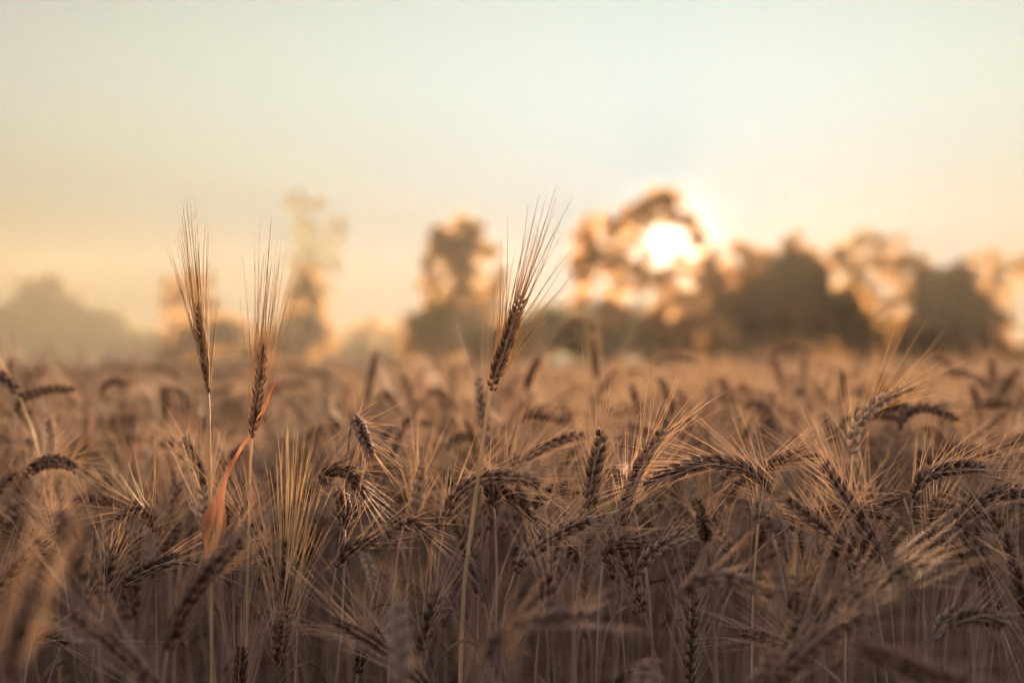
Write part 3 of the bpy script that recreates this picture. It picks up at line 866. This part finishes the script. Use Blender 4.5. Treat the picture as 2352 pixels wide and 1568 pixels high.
NODS = [.1, .35, .7, 1.1, 1.5, 1.9, 2.3, 2.7]
protos = []
pi_ = 0
for hh in (.62, .70, .78):
    for q, nd in enumerate(NODS):
        leafy = (pi_ * 7 + q) % 3
        leafy = 1 if leafy != 1 else 0
        st, ear, aw, lf, top, ec, xm = proto_parts(hh + (q % 3) * .015, nd + (pi_ % 5) * .06, 500 + pi_, leafy, 'wheat', True)
        mat_e = [M_EAR, M_EARD, M_EAR, M_EARD, M_EAR, M_EARD, M_EARP][(pi_ * 3 + q) % 7]
        protos.append(dict(nod=nd, top=top, ec=ec, xm=xm, me=mat_e, leafy=bool(lf),
                           stem=st.mesh('stem', [M_STEM]), ear=ear.mesh('ear', [mat_e]), awns=aw.mesh('awns', [M_AWN], None, False),
                           leaf=lf.mesh('leaf', [M_LEAF]) if lf else None, mbs=(st, ear, aw, lf)))
        pi_ += 1

# joined copies for the mass of the field, near (detailed) and far (light)
near_col = bpy.data.collections.new('near_wheat_shapes')
far_col = bpy.data.collections.new('far_wheat_shapes')
near_tops, far_tops = [], []
for i, p in enumerate(protos):
    mb = MB()
    mb.merge(p['mbs'][0], 0); mb.merge(p['mbs'][1], 1); mb.merge(p['mbs'][2], 2)
    if p['mbs'][3]:
        mb.merge(p['mbs'][3], 3)
    o = bpy.data.objects.new('wheat_shape_%02d' % i, mb.mesh('wheat_shape', [M_STEM, p['me'], M_AWN, M_LEAF]))
    near_col.objects.link(o)
    near_tops.append(p['top'])
for i in range(10):
    nd = NODS[i % 8]
    st, ear, aw, lf, top, ec, xm = proto_parts([.68, .72, .76][i % 3], nd, 900 + i, 1 if i % 3 == 0 else 0, 'wheat', False)
    mb = MB()
    mb.merge(st, 0); mb.merge(ear, 1); mb.merge(aw, 2)
    if lf:
        mb.merge(lf, 3)
    o = bpy.data.objects.new('far_wheat_shape_%02d' % i, mb.mesh('far_wheat_shape', [M_STEM, [M_EAR, M_EARP, M_EARD, M_EAR, M_EARP][i % 5], M_AWN, M_LEAF]))  # pale ears mixed in, sunlit brightness put into the ear colour
    far_col.objects.link(o)
    far_tops.append(top)

rng = np.random.default_rng(11)


def canopy_top(D, x):
    """height the top of a stalk reaches: uneven canopy, lower right in front of the camera"""
    z = .79 + .025 * min(1, max(0, (D - 1.6) / 2)) + .03 * math.sin(x * 2.1 + D * 1.3) * math.sin(D * 1.7 + .6) + rng.normal(0, .038)
    if rng.random() < (.05 if D < 1.8 else .12):
        z += rng.uniform(.02, .06 if D < 1.8 else .09)
    return z


cells = []
def scatter(d0, d1, dens, margin, back=False):
    res = []
    area_w = lambda D: .38 * abs(D) + margin
    cell = 1 / math.sqrt(dens)
    y = d0
    while y < d1:
        wd = area_w(y)
        x = -wd
        while x < wd:
            res.append((x + rng.uniform(-.5, .5) * cell, y + rng.uniform(-.5, .5) * cell))
            x += cell
        y += cell
    return res


near = []
for (x, y) in scatter(.70, 4.5, 330, .35):
    top = canopy_top(y, x)
    cap = 9
    if (y < 1.14 and rng.random() < .86) or (1.14 <= y < 1.34 and rng.random() < .5):
        continue
    ylim = None
    if y < .8: ylim = 1520
    elif y < 1.0: ylim = 1400
    elif y < 1.14: ylim = 1270
    elif y < 1.32: ylim = 1110 
    elif y < 1.6: ylim = 1010
    elif y < 2.2: ylim = 940
    if ylim:
        ylim += rng.uniform(-25, 110)
        cap = P(1176, ylim, y)[2]
    near.append((x, y, min(top, cap)))
for (x, y) in scatter(-2.6, .70, 260, 1.1):          # round and behind the camera, below the view
    near.append((x, y, min(.70, canopy_top(y, x) - .10)) if y > 0 and abs(x) < .45 * y + .25 else (x, y, canopy_top(y, x) - (.12 if abs(x) < .5 else .02)))
near = [q for q in near if not (abs(q[0]) < .12 and abs(q[1]) < .3)]

insts = []
for (x, y, top) in near:
    cand = rng.integers(0, len(protos), 6)
    if y > .7 and y < 1.3:
        cand = [c for c in cand if protos[c]['nod'] < 2.4]
        if not len(cand): cand = [int(rng.integers(0, 5))]
    best = min(cand, key=lambda c: abs(protos[c]['top'] - top))
    sc_ = min(1.12, max(.80, top / protos[best]['top']))
    insts.append([x, y, int(best), rng.uniform(0, 6.283), sc_, rng.normal(0, .08), rng.normal(0, .08)])


def ear_world(q):
    p = protos[q[2]]
    a = q[3]
    e = p['ec'] * q[4]
    return np.array([q[0] + e[0] * math.cos(a), q[1] + e[0] * math.sin(a), e[2]])


# keep the hand placed ears free of others growing across them
_keep = []
for q in insts:
    X, Y, D = proj(ear_world(q)) if q[1] > .6 else (0, 0, -1)
    if .5 < D < 1.27 and any(abs(X - h_[1]) < 75 and abs(Y - h_[2]) < 85 for h_ in HERO if 1.05 < h_[3] < 1.4):
        continue
    if .5 < D < 1.45 and ((600 < X < 730 and 1000 < Y < 1560) or (440 < X < 540 and 980 < Y < 1330)):
        continue
    _keep.append(q)
insts = _keep

# the ones that show largest become objects
def score(q):
    e = ear_world(q)
    if q[1] < .65: return None
    X, Y, D = proj(e)
    if D < .6 or not (-20 < X < 2372) or Y > 1590:
        return None
    return D + max(0, (Y - 1400) / 400)


sc_list = sorted([(score(q), i) for i, q in enumerate(insts) if score(q) is not None])
N_IND = 300 - len(HERO)
chosen = [i for _, i in sc_list[:N_IND]]
chs = set(chosen)

POST = {.1: 'upright', .35: 'slightly tilted', .7: 'leaning', 1.1: 'bowed', 1.5: 'sideways bent', 1.9: 'drooping', 2.3: 'hanging', 2.7: 'fully hooked'}
seen = {}
HL = []
for t, cx, cyy, D in HERO:
    HL.append((cx, cyy, t['label']))


def short_name(lab):
    for sep in (' with ', ', ', ' on a ', ' on the ', ' near ', ' just ', ' below ', ' above ', ' behind ', ' beneath ', ' between '):
        i = lab.find(sep)
        if i > 12:
            lab = lab[:i]
    return ' '.join(lab.split()[:6])


protocopies = {}
for i in chosen:
    q = insts[i]
    p = protos[q[2]]
    e = ear_world(q)
    X, Y, D = proj(e)
    tip_dir = 'right' if math.cos(q[3]) > 0 else 'left'
    post = POST[p['nod']]
    foc = 'close blurred' if D < 1.05 else ('sharp' if D < 1.38 else ('soft' if D < 1.7 else 'blurred'))
    hx, hy, hl = min(HL, key=lambda h: (h[0] - X) ** 2 + (h[1] - Y) ** 2)
    dx, dy = X - hx, Y - hy
    rel = ('right of' if dx > 0 else 'left of') if abs(dx) > abs(dy) else ('below' if dy > 0 else 'above')
    tone = {'dark_ear': 'dark', 'pale_ear': 'pale', 'ripe_ear': 'brown'}[p['me'].name]
    lab = '%s %s %s ear%s, %s the %s' % (foc, tone, post, '' if p['nod'] < .3 else ' to the ' + tip_dir, rel, short_name(hl))
    lab = ' '.join(lab.split()[:16])
    t = thing('wheat_stalk', (q[0], q[1], 0), lab, 'wheat', 'ripe wheat stalks filling the near field')
    t.rotation_euler = (q[5], q[6], q[3])
    t.scale = (q[4],) * 3
    src = protocopies.get(q[2])
    if src is None:
        s_ = link('stem', p['stem'], t)
        er = link('ear', p['ear'], t)
        a_ = link('awns', p['awns'], er)
        l_ = link('leaf', p['leaf'], t) if p['leaf'] else None
        protocopies[q[2]] = (s_, er, a_, l_)
    else:
        for part, par in ((src[0], t), (src[1], t), (src[3], t)):
            if part is None:
                continue
            c = part.copy()
            COL.objects.link(c)
            c.parent = par
            if part is src[1]:
                a2 = src[2].copy()
                COL.objects.link(a2)
                a2.parent = c


def mass(name, label, rows, col):
    """one stuff object: points carrying a shape index, a rotation and a scale, grown by geometry nodes"""
    me = bpy.data.meshes.new(name)
    me.from_pydata([(r[0], r[1], 0) for r in rows], [], [])
    a = me.attributes.new('shape', 'INT', 'POINT'); a.data.foreach_set('value', [int(r[2]) for r in rows])
    a = me.attributes.new('turn', 'FLOAT_VECTOR', 'POINT'); a.data.foreach_set('vector', [c for r in rows for c in (r[5], r[6], r[3])])
    a = me.attributes.new('size', 'FLOAT', 'POINT'); a.data.foreach_set('value', [r[4] for r in rows])
    o = link(name, me)
    tag(o, label, 'wheat', kind='stuff')
    g = bpy.data.node_groups.new(name, 'GeometryNodeTree')
    g.interface.new_socket('Geometry', in_out='INPUT', socket_type='NodeSocketGeometry')
    g.interface.new_socket('Geometry', in_out='OUTPUT', socket_type='NodeSocketGeometry')
    gi = g.nodes.new('NodeGroupInput'); go = g.nodes.new('NodeGroupOutput')
    ip = g.nodes.new('GeometryNodeInstanceOnPoints')
    ci = g.nodes.new('GeometryNodeCollectionInfo')
    ci.inputs['Collection'].default_value = col
    ci.inputs['Separate Children'].default_value = True
    ci.inputs['Reset Children'].default_value = True
    ip.inputs['Pick Instance'].default_value = True

    def attr(nm, ty):
        n_ = g.nodes.new('GeometryNodeInputNamedAttribute')
        n_.data_type = ty
        n_.inputs['Name'].default_value = nm
        return n_.outputs['Attribute']
    L = g.links.new
    L(gi.outputs[0], ip.inputs['Points'])
    L(ci.outputs[0], ip.inputs['Instance'])
    L(attr('shape', 'INT'), ip.inputs['Instance Index'])
    L(attr('turn', 'FLOAT_VECTOR'), ip.inputs['Rotation'])
    L(attr('size', 'FLOAT'), ip.inputs['Scale'])
    L(ip.outputs[0], go.inputs[0])
    md = o.modifiers.new('field', 'NODES')
    md.node_group = g
    return o


mass('wheat_crop', 'dense mass of ripe wheat behind and between the near stalks', [q for i, q in enumerate(insts) if i not in chs], near_col)
clump_col = bpy.data.collections.new('wheat_clump_shapes')
for c_ in range(4):
    mb = MB()
    slots = [M_STEM, M_EAR, M_AWN, M_EARP]  # pale slot carries the far field's sunlit brightness as ear colour
    for k in range(34):
        st, ear, aw, lf, top, ec, xm = proto_parts(.70, NODS[k % 8], 2000 + c_ * 50 + k, 0, 'wheat', False)
        a_ = rng.uniform(0, 6.283); ca, sa = math.cos(a_), math.sin(a_)
        z_ = max(.7, .80 + rng.normal(0, .035)) / top
        off = np.array([rng.uniform(-.35, .35), rng.uniform(-.35, .35), 0])
        rm = np.array([[ca, -sa, 0], [sa, ca, 0], [0, 0, 1]]) * z_
        for part, mi in ((st, 0), (ear, 1 + 2 * (k % 2)), (aw, 2)):
            part.v = [v_ @ rm.T + off for v_ in part.v]
            mb.merge(part, mi)
    clump_col.objects.link(bpy.data.objects.new('wheat_clump_%d' % c_, mb.mesh('wheat_clump', slots)))
clumps = []
for d0, d1, dn in ((14, 30, 3.2), (30, 74, 1.8)):
    for (x, y) in scatter(d0, d1, dn, 3):
        clumps.append([x, y, int(rng.integers(0, 4)), rng.integers(0, 4) * math.pi / 2 + rng.uniform(-.3, .3), rng.uniform(.96, 1.04), 0, 0])
mass('distant_wheat_crop', 'farthest smooth golden band of wheat below the trees', clumps, clump_col)
far = []
for d0, d1, dn in ((4.5, 9, 190), (9, 15, 110)):
    for (x, y) in scatter(d0, d1, dn, .8 + d0 * .12):
        k = int(rng.integers(0, 10))
        top = canopy_top(y, x) + (.0)
        far.append([x, y, k, rng.uniform(0, 6.283), top / far_tops[k] * 1.0, rng.normal(0, .05), rng.normal(0, .05)])
mass('far_wheat_crop', 'golden blurred wheat running back to the trees', far, far_col)

# ---------------------------------------------------------------- haze
hb = MB()
a_, b_ = 207.0, 207.0
z0, z1 = -1.1, 16.0
hb.add([(-a_, -b_, z0), (a_, -b_, z0), (a_, b_, z0), (-a_, b_, z0), (-a_, -b_, z1), (a_, -b_, z1), (a_, b_, z1), (-a_, b_, z1)],
       [(3, 2, 1, 0), (4, 5, 6, 7), (0, 1, 5, 4), (1, 2, 6, 5), (2, 3, 7, 6), (3, 0, 4, 7)])
hm = bpy.data.materials.new('evening_haze')
hm.use_nodes = True
t_ = hm.node_tree
t_.nodes.clear()
ho = N(t_, 'ShaderNodeOutputMaterial')
pv = N(t_, 'ShaderNodeVolumePrincipled')
pv.inputs['Density'].default_value = .00054
pv.inputs['Color'].default_value = (.95, .85, .68, 1)
pv.inputs['Anisotropy'].default_value = .36
t_.links.new(pv.outputs[0], ho.inputs['Volume'])
h = link('haze', hb.mesh('haze', [hm], None, False))
tag(h, 'thin warm evening haze over the field and trees', 'haze', kind='stuff')
